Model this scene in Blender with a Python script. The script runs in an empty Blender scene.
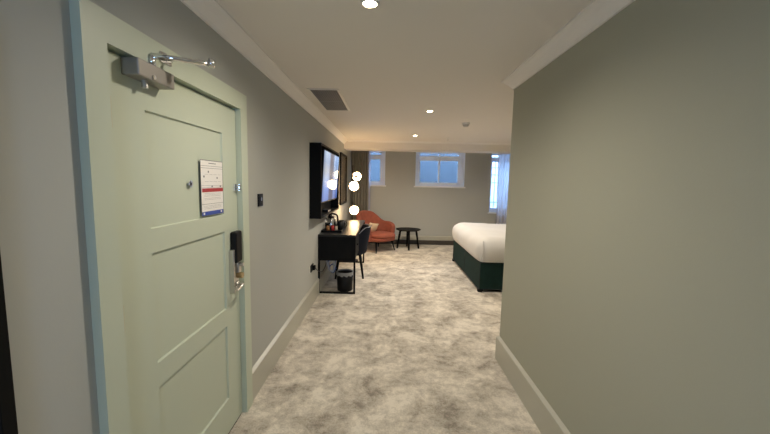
import bpy, bmesh, math, random
from mathutils import Vector, Matrix, noise
random.seed(7)
PI = math.pi
sc = bpy.context.scene
COL = sc.collection

# ------------------------------------------------------------------ helpers
def mat(name, col, rough=0.5, metal=0.0, bump=0.0, bscale=200.0, sheen=0.0, emit=None, estr=0.0,
        var=0.0, vscale=6.0, spec=0.5, trans=0.0, alpha=1.0, coat=0.0):
    m = bpy.data.materials.new(name); m.use_nodes = True
    nt = m.node_tree; b = nt.nodes['Principled BSDF']
    b.inputs['Base Color'].default_value = (*col, 1)
    b.inputs['Roughness'].default_value = rough
    b.inputs['Metallic'].default_value = metal
    b.inputs['Specular IOR Level'].default_value = spec
    b.inputs['Transmission Weight'].default_value = trans
    b.inputs['Alpha'].default_value = alpha
    b.inputs['Coat Weight'].default_value = coat
    if sheen:
        b.inputs['Sheen Weight'].default_value = sheen
        b.inputs['Sheen Roughness'].default_value = 0.4
        b.inputs['Sheen Tint'].default_value = (*[min(1, c * 2 + .05) for c in col], 1)
    if emit:
        b.inputs['Emission Color'].default_value = (*emit, 1)
        b.inputs['Emission Strength'].default_value = estr
    tc = nt.nodes.new('ShaderNodeTexCoord')
    if var:
        n = nt.nodes.new('ShaderNodeTexNoise'); n.inputs['Scale'].default_value = vscale
        n.inputs['Detail'].default_value = 4
        nt.links.new(tc.outputs['Object'], n.inputs['Vector'])
        r = nt.nodes.new('ShaderNodeValToRGB')
        r.color_ramp.elements[0].color = (*[c * (1 - var) for c in col], 1)
        r.color_ramp.elements[1].color = (*[min(1, c * (1 + var)) for c in col], 1)
        r.color_ramp.elements[0].position = .3; r.color_ramp.elements[1].position = .7
        nt.links.new(n.outputs['Fac'], r.inputs['Fac'])
        nt.links.new(r.outputs['Color'], b.inputs['Base Color'])
    if bump:
        n2 = nt.nodes.new('ShaderNodeTexNoise'); n2.inputs['Scale'].default_value = bscale
        n2.inputs['Detail'].default_value = 3
        nt.links.new(tc.outputs['Object'], n2.inputs['Vector'])
        bp = nt.nodes.new('ShaderNodeBump'); bp.inputs['Strength'].default_value = bump
        bp.inputs['Distance'].default_value = 0.003
        nt.links.new(n2.outputs['Fac'], bp.inputs['Height'])
        nt.links.new(bp.outputs['Normal'], b.inputs['Normal'])
    return m

def B(): return bmesh.new()

def box(bm, lo, hi):
    x0, y0, z0 = lo; x1, y1, z1 = hi
    v = [bm.verts.new(p) for p in ((x0,y0,z0),(x1,y0,z0),(x1,y1,z0),(x0,y1,z0),(x0,y0,z1),(x1,y0,z1),(x1,y1,z1),(x0,y1,z1))]
    for f in ((3,2,1,0),(4,5,6,7),(0,1,5,4),(1,2,6,5),(2,3,7,6),(3,0,4,7)):
        bm.faces.new([v[i] for i in f])
    return bm

def quad(bm, *ps):
    bm.faces.new([bm.verts.new(p) for p in ps]); return bm

def frame_of(d):
    d = Vector(d).normalized()
    a = Vector((0,0,1)) if abs(d.z) < .9 else Vector((1,0,0))
    u = d.cross(a).normalized(); v = d.cross(u).normalized()
    return u, v

def tube(bm, pts, r, seg=12, caps=True):
    pts = [Vector(p) for p in pts]; n = len(pts)
    rs = r if isinstance(r, (list, tuple)) else [r] * n
    rings = []
    u = None
    for i, p in enumerate(pts):
        d = (pts[min(i+1, n-1)] - pts[max(i-1, 0)]).normalized()
        if u is None: u, v = frame_of(d)
        else:
            u = (u - d * u.dot(d)).normalized(); v = d.cross(u).normalized()
        rings.append([bm.verts.new(p + (u * math.cos(2*PI*k/seg) + v * math.sin(2*PI*k/seg)) * rs[i]) for k in range(seg)])
    for a, b in zip(rings, rings[1:]):
        for k in range(seg): bm.faces.new((a[k], a[(k+1)%seg], b[(k+1)%seg], b[k]))
    if caps:
        bm.faces.new(list(reversed(rings[0]))); bm.faces.new(rings[-1])
    return bm

def spline(pts, n=8):
    pts = [Vector(p) for p in pts]; out = []
    P = [pts[0]] + pts + [pts[-1]]
    for i in range(1, len(P) - 2):
        for k in range(n):
            t = k / n; a, b, c, d = P[i-1], P[i], P[i+1], P[i+2]
            out.append(.5 * ((2*b) + (c-a)*t + (2*a-5*b+4*c-d)*t*t + (3*b-a-3*c+d)*t**3))
    out.append(pts[-1]); return out

def lathe(bm, prof, c=(0,0,0), seg=32):
    c = Vector(c); rings = []
    for r, z in prof:
        if r < 1e-5: rings.append([bm.verts.new(c + Vector((0,0,z)))])
        else: rings.append([bm.verts.new(c + Vector((r*math.cos(2*PI*k/seg), r*math.sin(2*PI*k/seg), z))) for k in range(seg)])
    for a, b in zip(rings, rings[1:]):
        for k in range(seg):
            k2 = (k+1) % seg
            if len(a) == 1 and len(b) == 1: continue
            if len(a) == 1: bm.faces.new((a[0], b[k2], b[k]))
            elif len(b) == 1: bm.faces.new((a[k], a[k2], b[0]))
            else: bm.faces.new((a[k], a[k2], b[k2], b[k]))
    return bm

def sphere(bm, c, r, seg=24, squash=1.0):
    n = seg // 2
    return lathe(bm, [(r*math.sin(PI*i/n), -r*squash*math.cos(PI*i/n)) for i in range(n+1)], c, seg)

def sweep(bm, prof, p0, p1, inward):
    """profile (a = out from the wall, z) swept straight from p0 to p1"""
    inward = Vector(inward)
    A = [bm.verts.new(Vector(p0) + inward*a + Vector((0,0,z))) for a, z in prof]
    Bv = [bm.verts.new(Vector(p1) + inward*a + Vector((0,0,z))) for a, z in prof]
    n = len(prof)
    for i in range(n): bm.faces.new((A[i], A[(i+1)%n], Bv[(i+1)%n], Bv[i]))
    bm.faces.new(A); bm.faces.new(list(reversed(Bv)))
    return bm

def world_loc(o):
    v = Vector((0,0,0))
    while o is not None: v += o.location; o = o.parent
    return v

def obj(name, bm, m, parent=None, bevel=0.0, smooth=False, local=False, subsurf=0, solid=0.0, segs=2, label=None, offset=0.0):
    if parent is not None and not local:
        bmesh.ops.translate(bm, verts=bm.verts, vec=-world_loc(parent))
    bmesh.ops.recalc_face_normals(bm, faces=bm.faces)
    me = bpy.data.meshes.new(name); bm.to_mesh(me); bm.free()
    o = bpy.data.objects.new(name, me); COL.objects.link(o)
    for k in (m if isinstance(m, (list, tuple)) else [m]): me.materials.append(k)
    if parent is not None: o.parent = parent
    if smooth:
        for p in me.polygons: p.use_smooth = True
    if solid:
        md = o.modifiers.new('solid', 'SOLIDIFY'); md.thickness = solid; md.offset = offset
    if bevel:
        md = o.modifiers.new('bevel', 'BEVEL'); md.width = bevel; md.segments = segs; md.limit_method = 'ANGLE'
        md.angle_limit = math.radians(40)
    if subsurf:
        md = o.modifiers.new('sub', 'SUBSURF'); md.levels = subsurf; md.render_levels = subsurf
    if label: o['label'] = label
    return o

def thing(name, label, cat, loc=(0,0,0), rotz=0.0, group=None):
    o = bpy.data.objects.new(name, None); COL.objects.link(o)
    o.empty_display_size = .1
    o.location = loc; o.rotation_euler = (0,0,rotz)
    return tag(o, label, cat, group)

def tag(o, label, cat, group=None, kind=None):
    o['label'] = label; o['category'] = cat
    if group: o['group'] = group
    if kind: o['kind'] = kind
    return o

def struct(name, bm, m, label, cat, **k):
    return tag(obj(name, bm, m, **k), label, cat, kind='structure')

def dup(root, loc, label, rotz=None):
    r = root.copy(); COL.objects.link(r); r.location = loc; r['label'] = label
    if rotz is not None: r.rotation_euler = (0,0,rotz)
    for ch in list(root.children):
        c = ch.copy(); COL.objects.link(c); c.parent = r
        for g in list(ch.children):
            d = g.copy(); COL.objects.link(d); d.parent = c
    return r

# ------------------------------------------------------------------ dimensions (metres, camera above the origin, looking down +Y)
XL, XR, XE = -0.953, 1.040, 3.60      # corridor walls, far right wall of the bedroom
YB, YC, YF = -1.9, 2.90, 8.60         # wall behind, end of the right wall, window wall
H = 2.46
CAM_Z = 1.58

# ------------------------------------------------------------------ materials
M = {}
M['wallr'] = mat('grey_paint_warm_light', (.385, .385, .305), .75, bump=.08, bscale=120, spec=.3)  # same grey paint as the left wall, warm light mixed into the colour
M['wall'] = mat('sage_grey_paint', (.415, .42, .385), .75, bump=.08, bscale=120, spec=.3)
M['ceil'] = mat('ceiling_white', (.76, .72, .66), .85, spec=.2)
M['trimw'] = mat('cornice_white', (.82, .79, .74), .6, spec=.3)
M['skirt'] = mat('skirting_paint', (.44, .43, .355), .3, spec=.5)
M['door'] = mat('pale_sage_door_paint', (.50, .545, .43), .42, bump=.03, bscale=60, spec=.5)
M['steel'] = mat('satin_steel', (.62, .60, .57), .3, 1.0)
M['chrome'] = mat('chrome', (.8, .8, .8), .12, 1.0)
M['closer'] = mat('closer_grey', (.30, .28, .25), .42, .5)
M['brass'] = mat('worn_brass', (.55, .42, .22), .35, 1.0)
M['black'] = mat('black_plastic', (.004, .004, .0045), .42, spec=.2)
M['blackm'] = mat('black_powder_coat', (.004, .004, .0045), .55, spec=.12)
M['blackwood'] = mat('black_stained_ash', (.004, .0045, .005), .55, spec=.12, bump=.12, bscale=40, var=.25, vscale=12)
M['desktop'] = mat('dark_desk_top', (.011, .012, .0115), .33, var=.2, vscale=9, spec=.4)
M['frame'] = mat('black_frame', (.0045, .0045, .0045), .55, spec=.12)
M['white'] = mat('white_plastic', (.75, .73, .68), .4)
M['rust'] = mat('rust_orange_wool', (.245, .066, .038), .9, bump=.25, bscale=300, sheen=.15, var=.12, vscale=14)
M['navy'] = mat('navy_velvet', (.004, .006, .013), .75, spec=.2, bump=.1, bscale=250, sheen=.06)
M['cream'] = mat('cream_cushion', (.60, .46, .30), .9, bump=.2, bscale=200, sheen=.1)
M['green'] = mat('dark_green_velvet', (.006, .023, .019), .8, spec=.2, bump=.12, bscale=240, sheen=.06, var=.15, vscale=10)
M['linen'] = mat('white_bed_linen', (.60, .58, .54), .85, bump=.12, bscale=160, sheen=.1)
M['winpaint'] = mat('window_paint_daylight_tint', (.80, .87, .97), .4)  # white paint with the blue daylight glow mixed into its colour
M['sill'] = mat('window_sill_white', (.80, .80, .78), .4)
M['darkstrip'] = mat('dark_base_strip', (.045, .036, .028), .6)  # dark brown for the low strip along the far wall
M['bulb'] = mat('opal_globe', (1, .95, .85), .3, emit=(1, .66, .34), estr=17.0)
M['dl'] = mat('downlight_lamp', (1, .9, .7), .3, emit=(1, .78, .48), estr=40.0)
M['cable_w'] = mat('pale_cable', (.55, .61, .70), .5)
M['cable_b'] = mat('blue_cable', (.05, .12, .40), .5)
M['paper'] = mat('notice_paper', (.80, .77, .72), .35)
M['red'] = mat('notice_red', (.40, .03, .025), .35)
M['blue'] = mat('notice_blue', (.03, .07, .35), .35)
M['ink'] = mat('notice_ink', (.16, .16, .16), .5)
M['sachetr'] = mat('red_sachet', (.45, .03, .025), .4)
M['sachetb'] = mat('brown_sachet', (.30, .14, .05), .45)
M['kraft'] = mat('cream_sachet', (.65, .55, .42), .5)
M['bag'] = mat('pale_bin_liner', (.24, .24, .235), .35)
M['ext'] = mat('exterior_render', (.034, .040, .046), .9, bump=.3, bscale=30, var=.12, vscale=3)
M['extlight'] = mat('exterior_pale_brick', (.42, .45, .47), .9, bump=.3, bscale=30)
M['extmetal'] = mat('exterior_iron', (.10, .11, .13), .5, .3)
M['curt'] = mat('olive_brown_curtain', (.19, .18, .15), .9, bump=.2, bscale=220, sheen=.2)

def glass_mat(name, tint=(1,1,1)):
    m = bpy.data.materials.new(name); m.use_nodes = True; nt = m.node_tree
    nt.nodes.remove(nt.nodes['Principled BSDF'])
    out = nt.nodes['Material Output']
    t = nt.nodes.new('ShaderNodeBsdfTransparent'); t.inputs['Color'].default_value = (*tint, 1)
    g = nt.nodes.new('ShaderNodeBsdfGlossy'); g.inputs['Roughness'].default_value = .02
    f = nt.nodes.new('ShaderNodeFresnel'); f.inputs['IOR'].default_value = 1.45
    mx = nt.nodes.new('ShaderNodeMixShader')
    nt.links.new(f.outputs[0], mx.inputs[0]); nt.links.new(t.outputs[0], mx.inputs[1]); nt.links.new(g.outputs[0], mx.inputs[2])
    nt.links.new(mx.outputs[0], out.inputs['Surface'])
    return m
M['glass'] = glass_mat('window_glass', (.95, .97, .98))

def sheer_mat():
    m = bpy.data.materials.new('sheer_voile'); m.use_nodes = True; nt = m.node_tree
    nt.nodes.remove(nt.nodes['Principled BSDF']); out = nt.nodes['Material Output']
    d = nt.nodes.new('ShaderNodeBsdfDiffuse'); d.inputs['Color'].default_value = (.78, .78, .84, 1)
    tl = nt.nodes.new('ShaderNodeBsdfTranslucent'); tl.inputs['Color'].default_value = (.78, .78, .86, 1)
    tr = nt.nodes.new('ShaderNodeBsdfTransparent')
    a = nt.nodes.new('ShaderNodeMixShader'); a.inputs[0].default_value = .6
    b = nt.nodes.new('ShaderNodeMixShader'); b.inputs[0].default_value = .10
    nt.links.new(d.outputs[0], a.inputs[1]); nt.links.new(tl.outputs[0], a.inputs[2])
    nt.links.new(a.outputs[0], b.inputs[1]); nt.links.new(tr.outputs[0], b.inputs[2])
    nt.links.new(b.outputs[0], out.inputs['Surface'])
    return m
M['sheer'] = sheer_mat()

def carpet_mat():
    m = bpy.data.materials.new('mottled_carpet'); m.use_nodes = True; nt = m.node_tree; L = nt.links
    b = nt.nodes['Principled BSDF']; b.inputs['Roughness'].default_value = .95
    b.inputs['Specular IOR Level'].default_value = .1
    b.inputs['Sheen Weight'].default_value = .15
    tc = nt.nodes.new('ShaderNodeTexCoord')
    def nz(scale, detail, rough, dist=0.0):
        n = nt.nodes.new('ShaderNodeTexNoise'); n.inputs['Scale'].default_value = scale
        n.inputs['Detail'].default_value = detail; n.inputs['Roughness'].default_value = rough
        n.inputs['Distortion'].default_value = dist
        L.new(tc.outputs['Object'], n.inputs['Vector']); return n.outputs['Fac']
    def mth(op, a, v):
        n = nt.nodes.new('ShaderNodeMath'); n.operation = op
        for i, q in enumerate((a, v)):
            if isinstance(q, float): n.inputs[i].default_value = q
            else: L.new(q, n.inputs[i])
        return n.outputs[0]
    big = nz(3.5, 5, .66, .4); med = nz(15., 4, .72); fine = nz(85., 3, .8)
    s = mth('ADD', mth('MULTIPLY', big, .54), mth('ADD', mth('MULTIPLY', med, .28), mth('MULTIPLY', fine, .20)))
    r = nt.nodes.new('ShaderNodeValToRGB'); e = r.color_ramp.elements
    e[0].position = .405; e[0].color = (.25, .217, .172, 1)
    e[1].position = .585; e[1].color = (.71, .65, .54, 1)
    k = e.new(.455); k.color = (.40, .356, .288, 1)
    k = e.new(.52); k.color = (.54, .488, .40, 1)
    L.new(s, r.inputs['Fac']); L.new(r.outputs['Color'], b.inputs['Base Color'])
    bp = nt.nodes.new('ShaderNodeBump'); bp.inputs['Strength'].default_value = .5; bp.inputs['Distance'].default_value = .006
    L.new(nz(220., 2, .7), bp.inputs['Height']); L.new(bp.outputs['Normal'], b.inputs['Normal'])
    return m
M['carpet'] = carpet_mat()

def screen_mat():
    """lit television picture: a pale blue interior with darker furniture, laid out in the screen's own coordinates"""
    m = bpy.data.materials.new('tv_picture'); m.use_nodes = True; nt = m.node_tree; L = nt.links
    b = nt.nodes['Principled BSDF']
    b.inputs['Base Color'].default_value = (.01, .01, .012, 1); b.inputs['Roughness'].default_value = .06
    tc = nt.nodes.new('ShaderNodeTexCoord')
    sp = nt.nodes.new('ShaderNodeSeparateXYZ'); L.new(tc.outputs['Generated'], sp.inputs[0])
    def ramp(src, stops, interp='LINEAR'):
        r = nt.nodes.new('ShaderNodeValToRGB'); r.color_ramp.interpolation = interp
        e = r.color_ramp.elements
        e[0].position, e[0].color = stops[0][0], (*stops[0][1], 1)
        e[1].position, e[1].color = stops[-1][0], (*stops[-1][1], 1)
        for p, c in stops[1:-1]:
            k = e.new(p); k.color = (*c, 1)
        L.new(src, r.inputs['Fac']); return r.outputs['Color']
    base = ramp(sp.outputs['Z'], [(0, (.14, .22, .50)), (.25, (.20, .31, .66)), (.45, (.40, .48, .66)), (.62, (.45, .47, .5)), (.8, (.32, .40, .55)), (1, (.50, .60, .75))])
    cols = ramp(sp.outputs['Y'], [(0, (.35, .4, .5)), (.12, (1, 1, 1)), (.33, (.9, .9, .95)), (.42, (.22, .12, .10)), (.62, (.25, .15, .12)), (.70, (.95, .95, 1)), (.86, (.35, .35, .45)), (1, (.8, .9, 1))])
    mx = nt.nodes.new('ShaderNodeMix'); mx.data_type = 'RGBA'; mx.blend_type = 'MULTIPLY'; mx.inputs['Factor'].default_value = .85
    L.new(base, mx.inputs[6]); L.new(cols, mx.inputs[7])
    L.new(mx.outputs[2], b.inputs['Emission Color']); b.inputs['Emission Strength'].default_value = .7
    return m
M['screen'] = screen_mat()

def art_mat():
    m = bpy.data.materials.new('dark_abstract_print'); m.use_nodes = True; nt = m.node_tree; L = nt.links
    b = nt.nodes['Principled BSDF']; b.inputs['Roughness'].default_value = .15
    tc = nt.nodes.new('ShaderNodeTexCoord')
    n = nt.nodes.new('ShaderNodeTexNoise'); n.inputs['Scale'].default_value = 4; n.inputs['Detail'].default_value = 6
    L.new(tc.outputs['Object'], n.inputs['Vector'])
    r = nt.nodes.new('ShaderNodeValToRGB'); e = r.color_ramp.elements
    e[0].position = .35; e[0].color = (.016, .015, .013, 1); e[1].position = .75; e[1].color = (.16, .14, .115, 1)
    L.new(n.outputs['Fac'], r.inputs['Fac']); L.new(r.outputs['Color'], b.inputs['Base Color'])
    return m
M['art'] = art_mat()
M['mirror'] = mat('mirror_silver', (.9, .9, .9), .02, 1.0)

# ------------------------------------------------------------------ setting: shell
T = .15
struct('floor', box(B(), (XL-T, YB-T, -.1), (XE+T, YF+T, 0)), M['carpet'], 'mottled beige and grey carpet running through the corridor and bedroom', 'floor')

# ceiling with a recess for the grille
struct('ceiling', box(B(), (XL-T, YB-T, H), (XE+T, YF+T, H+.1)), M['ceil'], 'plain off-white ceiling over corridor and bedroom', 'ceiling')

DY0, DY1, DZ = 1.10, 2.16, 2.05           # opening in the left wall
b = B(); box(b, (XL-T, YB, 0), (XL, DY0, H)); box(b, (XL-T, DY1, 0), (XL, YF, H)); box(b, (XL-T, DY0, DZ), (XL, DY1, H))
struct('wall_left', b, M['wall'], 'long sage grey wall holding the door, television and desk', 'wall')
struct('wall_right', box(B(), (XR, YB, 0), (XR+.16, YC, H)), M['wallr'], 'grey wall with warm light put into its colour, filling the right side of the corridor', 'wall')
struct('wall_partition', box(B(), (XR+.16, YC-.16, 0), (XE, YC, H)), M['wall'], 'bedroom wall turning off behind the end of the right corridor wall', 'wall')
struct('wall_end', box(B(), (XE, YC-.16, 0), (XE+T, YF, H)), M['wall'], 'bedroom wall on the far side of the bed', 'wall')
# wall behind with an unseen window added for cool daylight
WX0, WX1, WZ0, WZ1 = -.38, .22, 1.0, 2.1
b = B(); box(b, (XL, YB-T, 0), (WX0, YB, H)); box(b, (WX1, YB-T, 0), (XR+.16, YB, H)); box(b, (WX0, YB-T, 0), (WX1, YB, WZ0)); box(b, (WX0, YB-T, WZ1), (WX1, YB, H))
struct('wall_back', b, M['wall'], 'wall behind the viewer with a small window added for cool daylight', 'wall')

# window wall: openings (x0, x1, z0, z1)
WD = .26
WIN = [(-.93, -.07, 1.505, 2.43), (.70, 1.955, 1.505, 2.43), (2.62, 3.45, .865, 2.43)]
b = B(); xs = XL
for x0, x1, z0, z1 in WIN:
    box(b, (xs, YF, 0), (x0, YF+WD+.06, H)); box(b, (x0, YF, 0), (x1, YF+WD+.06, z0)); box(b, (x0, YF, z1), (x1, YF+WD+.06, H)); xs = x1
box(b, (xs, YF, 0), (XE, YF+WD+.06, H))
struct('wall_front', b, M['wall'], 'far sage grey wall with three white windows', 'wall')

# bulkhead over the windows
struct('ceiling_beam', box(B(), (XL, 7.26, 2.285), (XE, 7.75, H)), M['ceil'], 'boxed off-white bulkhead crossing the ceiling before the windows', 'beam', bevel=.006)

# cornices
CP = [(0, -.085), (.012, -.085), (.018, -.070), (.045, -.038), (.070, -.018), (.085, -.012), (.085, 0), (0, 0)]
struct('cornice_left', sweep(B(), CP, (XL, YB, H), (XL, 7.26, H), (1,0,0)), M['trimw'], 'white coved cornice along the top of the left wall', 'cornice')
b = B(); n = len(CP)
def ring(fn): return [b.verts.new(fn(a, z)) for a, z in CP]
r0 = ring(lambda a, z: (XR-a, YB, H+z)); r1 = ring(lambda a, z: (XR-a, YC+a, H+z)); r2 = ring(lambda a, z: (XE, YC+a, H+z))
for A, C in ((r0, r1), (r1, r2)):
    for i in range(n): b.faces.new((A[i], A[(i+1)%n], C[(i+1)%n], C[i]))
b.faces.new(r0); b.faces.new(r2)
struct('cornice_right', b, M['trimw'], 'white coved cornice wrapping the corner of the right wall', 'cornice')
struct('cornice_beam', sweep(B(), [(a*.45, z*.45) for a, z in CP], (XL+.086, 7.26, H), (XE, 7.26, H), (0,-1,0)), M['trimw'], 'slim white cornice where bulkhead meets ceiling', 'cornice')

# skirting boards
SP = [(0, 0), (.022, 0), (.024, .203), (.022, .207), (0, .223)]
b = B(); sweep(b, SP, (XL, 2.217, 0), (XL, YF, 0), (1,0,0)); sweep(b, SP, (XL, YB, 0), (XL, 1.03, 0), (1,0,0))
struct('baseboard_left', b, M['skirt'], 'tall pale skirting board along the left wall', 'skirting board')
b = B(); n = len(SP)
r0 = [b.verts.new((XR-a, YB, z)) for a, z in SP]; r1 = [b.verts.new((XR-a, YC+a, z)) for a, z in SP]; r2 = [b.verts.new((XE, YC+a, z)) for a, z in SP]
for A, C in ((r0, r1), (r1, r2)):
    for i in range(n): b.faces.new((A[i], A[(i+1)%n], C[(i+1)%n], C[i]))
b.faces.new(r0); b.faces.new(r2)
struct('baseboard_right', b, M['skirt'], 'tall pale skirting board along the right wall and round its corner', 'skirting board')
struct('baseboard_front', sweep(B(), [(a, z) for a, z in SP], (XL+.02, YF, 0), (XE, YF, 0), (0,-1,0)), M['skirt'], 'pale skirting board below the far windows', 'skirting board')
struct('trim_1', box(B(), (XL+.021, YF-.065, 0), (XE, YF-.021, .112)), M['darkstrip'], 'low dark brown strip at the foot of the far wall', 'plinth', bevel=.008)

# ------------------------------------------------------------------ windows
def window(n, x0, x1, z0, z1, rail, muntin, label, lw=.10, rw=.06):
    y = YF + WD - .05
    r = thing('window_%d' % n, label, 'window', ((x0+x1)/2, y, z0)); r['kind'] = 'structure'
    f = B()
    box(f, (x0, y, z0), (x0+lw, y+.09, z1)); box(f, (x1-rw, y, z0), (x1, y+.09, z1))
    box(f, (x0+lw, y, z1-.05), (x1-rw, y+.09, z1)); box(f, (x0+lw, y, z0), (x1-rw, y+.09, z0+.055))
    # stepped inner bead of the box frame
    box(f, (x0, y-.05, z0), (x0+lw*.55, y, z1)); box(f, (x1-rw*.55, y-.05, z0), (x1, y, z1))
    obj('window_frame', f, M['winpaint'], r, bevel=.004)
    a0, a1 = x0+lw, x1-rw
    s = B()
    box(s, (a0, y+.015, z0+.05), (a0+.035, y+.055, rail)); box(s, (a1-.035, y+.015, z0+.05), (a1, y+.055, rail))
    box(s, (a0, y+.015, z0+.05), (a1, y+.055, z0+.10)); box(s, (a0, y+.005, rail-.045), (a1, y+.055, rail+.075))
    if muntin: box(s, ((a0+a1)/2-.021, y+.012, z0+.08), ((a0+a1)/2+.021, y+.055, rail))
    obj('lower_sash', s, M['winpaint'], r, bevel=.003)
    s = B()
    box(s, (a0, y+.056, rail), (a0+.03, y+.085, z1-.04)); box(s, (a1-.03, y+.056, rail), (a1, y+.085, z1-.04))
    box(s, (a0, y+.056, z1-.09), (a1, y+.085, z1-.04))
    if muntin: box(s, ((a0+a1)/2-.021, y+.056, rail), ((a0+a1)/2+.021, y+.085, z1-.05))
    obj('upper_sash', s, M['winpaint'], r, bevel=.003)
    obj('pane', box(B(), (a0+.02, y+.034, z0+.07), (a1-.02, y+.038, rail)), M['glass'], r)
    obj('pane', box(B(), (a0+.02, y+.068, rail), (a1-.02, y+.072, z1-.06)), M['glass'], r)
    # painted lining of the deep reveal
    l = B(); box(l, (x0, YF+.004, z0), (x0+.006, y, z1)); box(l, (x1-.006, YF+.004, z0), (x1, y, z1)); box(l, (x0, YF+.004, z1-.006), (x1, y, z1))
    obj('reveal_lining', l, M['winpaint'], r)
    obj('sill', box(B(), (x0-.03, YF-.035, z0-.032), (x1+.03, y+.02, z0+.002)), M['sill'], r, bevel=.006)
    if muntin:
        k = B(); tube(k, [((a0+a1)/2-.05, y-.005, rail+.080), ((a0+a1)/2+.05, y-.005, rail+.080)], .007, 8)
        sphere(k, ((a0+a1)/2, y-.005, rail+.092), .016, 12)
        obj('sash_catch', k, M['chrome'], r)
        c = B(); tube(c, spline([((a0+a1)/2+.035, y-.006, rail+.06), ((a0+a1)/2+.022, y-.006, rail-.12), ((a0+a1)/2-.005, y-.006, rail-.26), ((a0+a1)/2-.01, y-.006, z0+.12)]), .005, 8)
        obj('sash_cord', c, M['white'], r, smooth=True)
    return r
window(1, *WIN[0], 2.215, False, 'small white sash window half behind the dark curtain', lw=.12, rw=.10)
window(2, *WIN[1], 2.215, True, 'white double sash window in the middle of the far wall', lw=.10, rw=.10)
window(3, *WIN[2], 2.215, False, 'tall white sash window beside the bed behind sheer voile', lw=.06, rw=.06)
# unseen window added behind the viewer to cast cool light on the door frame
r = thing('window_4', 'plain white unseen window added for cool light in the wall behind the viewer', 'window', ((WX0+WX1)/2, YB-T, WZ0)); r['kind'] = 'structure'
f = B(); y0, y1 = YB-.11, YB-.04
box(f, (WX0, y0, WZ0), (WX0+.05, y1, WZ1)); box(f, (WX1-.05, y0, WZ0), (WX1, y1, WZ1)); box(f, (WX0, y0, WZ0), (WX1, y1, WZ0+.05)); box(f, (WX0, y0, WZ1-.05), (WX1, y1, WZ1))
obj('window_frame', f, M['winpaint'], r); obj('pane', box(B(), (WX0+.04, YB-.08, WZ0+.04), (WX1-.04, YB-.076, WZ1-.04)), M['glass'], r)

# ------------------------------------------------------------------ outside the far windows: a light well
struct('exterior_ground', box(B(), (-4, YF+.35, .2), (8, 11.6, .3)), M['ext'], 'grey paving of the light well outside the windows', 'ground')
b = B(); box(b, (-4, 11.2, .3), (3.35, 11.5, 2.76))
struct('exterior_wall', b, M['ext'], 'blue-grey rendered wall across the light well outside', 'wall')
struct('exterior_wall_pale', box(B(), (3.35, 11.1, .3), (8, 11.4, 2.7)), M['extlight'], 'pale wall seen outside the window by the bed', 'wall')  # paler brick than the neighbouring exterior wall
r = thing('iron_railing', 'iron stair railing with flat bars outside the window by the bed', 'railing', (3.9, 10.4, .3))
b = B()
for z in (.75, 1.02, 1.62, 1.86, 2.08, 2.28): box(b, (3.0, 10.38, z), (4.9, 10.42, z+.035))
obj('rail', b, M['extmetal'], r)
for x in [3.02+.27*k for k in range(7)]:
    obj('baluster', box(B(), (x, 10.39, .3), (x+.02, 10.41, 2.3)), M['extmetal'], r)

# ------------------------------------------------------------------ entrance door
XD = -.955                                    # face of the door
r = thing('door_1', 'pale sage green three-panel entrance door in the left wall', 'door', (XD, 1.7, 0)); r['kind'] = 'structure'
# frame: lining, architrave with its projecting edge
f = B(); cf = -.922
box(f, (XL-T, 1.040, 0), (cf, 1.132, 2.113)); box(f, (XL-T, 2.122, 0), (cf, 2.216, 2.113)); box(f, (XL-T, 1.132, 2.013), (cf, 2.122, 2.113))
box(f, (XL-T, 1.132, 0), (XD-.048, 1.156, 2.013)); box(f, (XL-T, 2.098, 0), (XD-.048, 2.122, 2.013)); box(f, (XL-T, 1.156, 1.99), (XD-.048, 2.098, 2.013))
obj('door_frame', f, M['door'], r)
K = .9745
def dobj(name, bm, *a, **k):
    """door furniture is laid out on a plane 25 mm further back, then brought forward along the sight lines"""
    for v in bm.verts: v.co.y *= K; v.co.z = CAM_Z + (v.co.z - CAM_Z)*K
    return obj(name, bm, *a, **k)
# leaf: stiles and rails standing proud of three recessed panels
Y0, Y1, Z0, Z1 = 1.136, 2.117, .010, 2.004
PY0, PY1 = 1.334, 1.944
PZ = [(.226, .692), (.800, 1.272), (1.372, 1.842)]
l = B(); box(l, (XD-.044, Y0, Z0), (XD, PY0, Z1)); box(l, (XD-.044, PY1, Z0), (XD, Y1, Z1))
zz = [Z0] + [v for p in PZ for v in p] + [Z1]
for k in range(0, len(zz), 2): box(l, (XD-.044, PY0, zz[k]), (XD, PY1, zz[k+1]))
leaf = obj('door_leaf', l, M['door'], r)
for z0, z1 in PZ:
    p = B()
    # recessed field with a small sloped bead all round
    d0, d1, w = XD-.0005, XD-.010, .004
    o_ = [(PY0, z0), (PY1, z0), (PY1, z1), (PY0, z1)]; i_ = [(PY0+w, z0+w), (PY1-w, z0+w), (PY1-w, z1-w), (PY0+w, z1-w)]
    ov = [p.verts.new((d0, y, z)) for y, z in o_]; iv = [p.verts.new((d1, y, z)) for y, z in i_]
    bo = [p.verts.new((XD-.04, y, z)) for y, z in o_]
    for k in range(4):
        p.faces.new((ov[k], ov[(k+1)%4], iv[(k+1)%4], iv[k])); p.faces.new((ov[k], bo[k], bo[(k+1)%4], ov[(k+1)%4]))
    p.faces.new(iv); p.faces.new(bo)
    obj('door_panel', p, M['door'], r)
for z in (.24, 1.062, 1.80):
    h = B(); box(h, (XD-.002, 1.137, z-.052), (XD+.003, 1.170, z+.052)); tube(h, [(XD+.012, 1.146, z-.052), (XD+.012, 1.146, z+.052)], .008, 10)
    obj('hinge', h, M['brass'], r)
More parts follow.
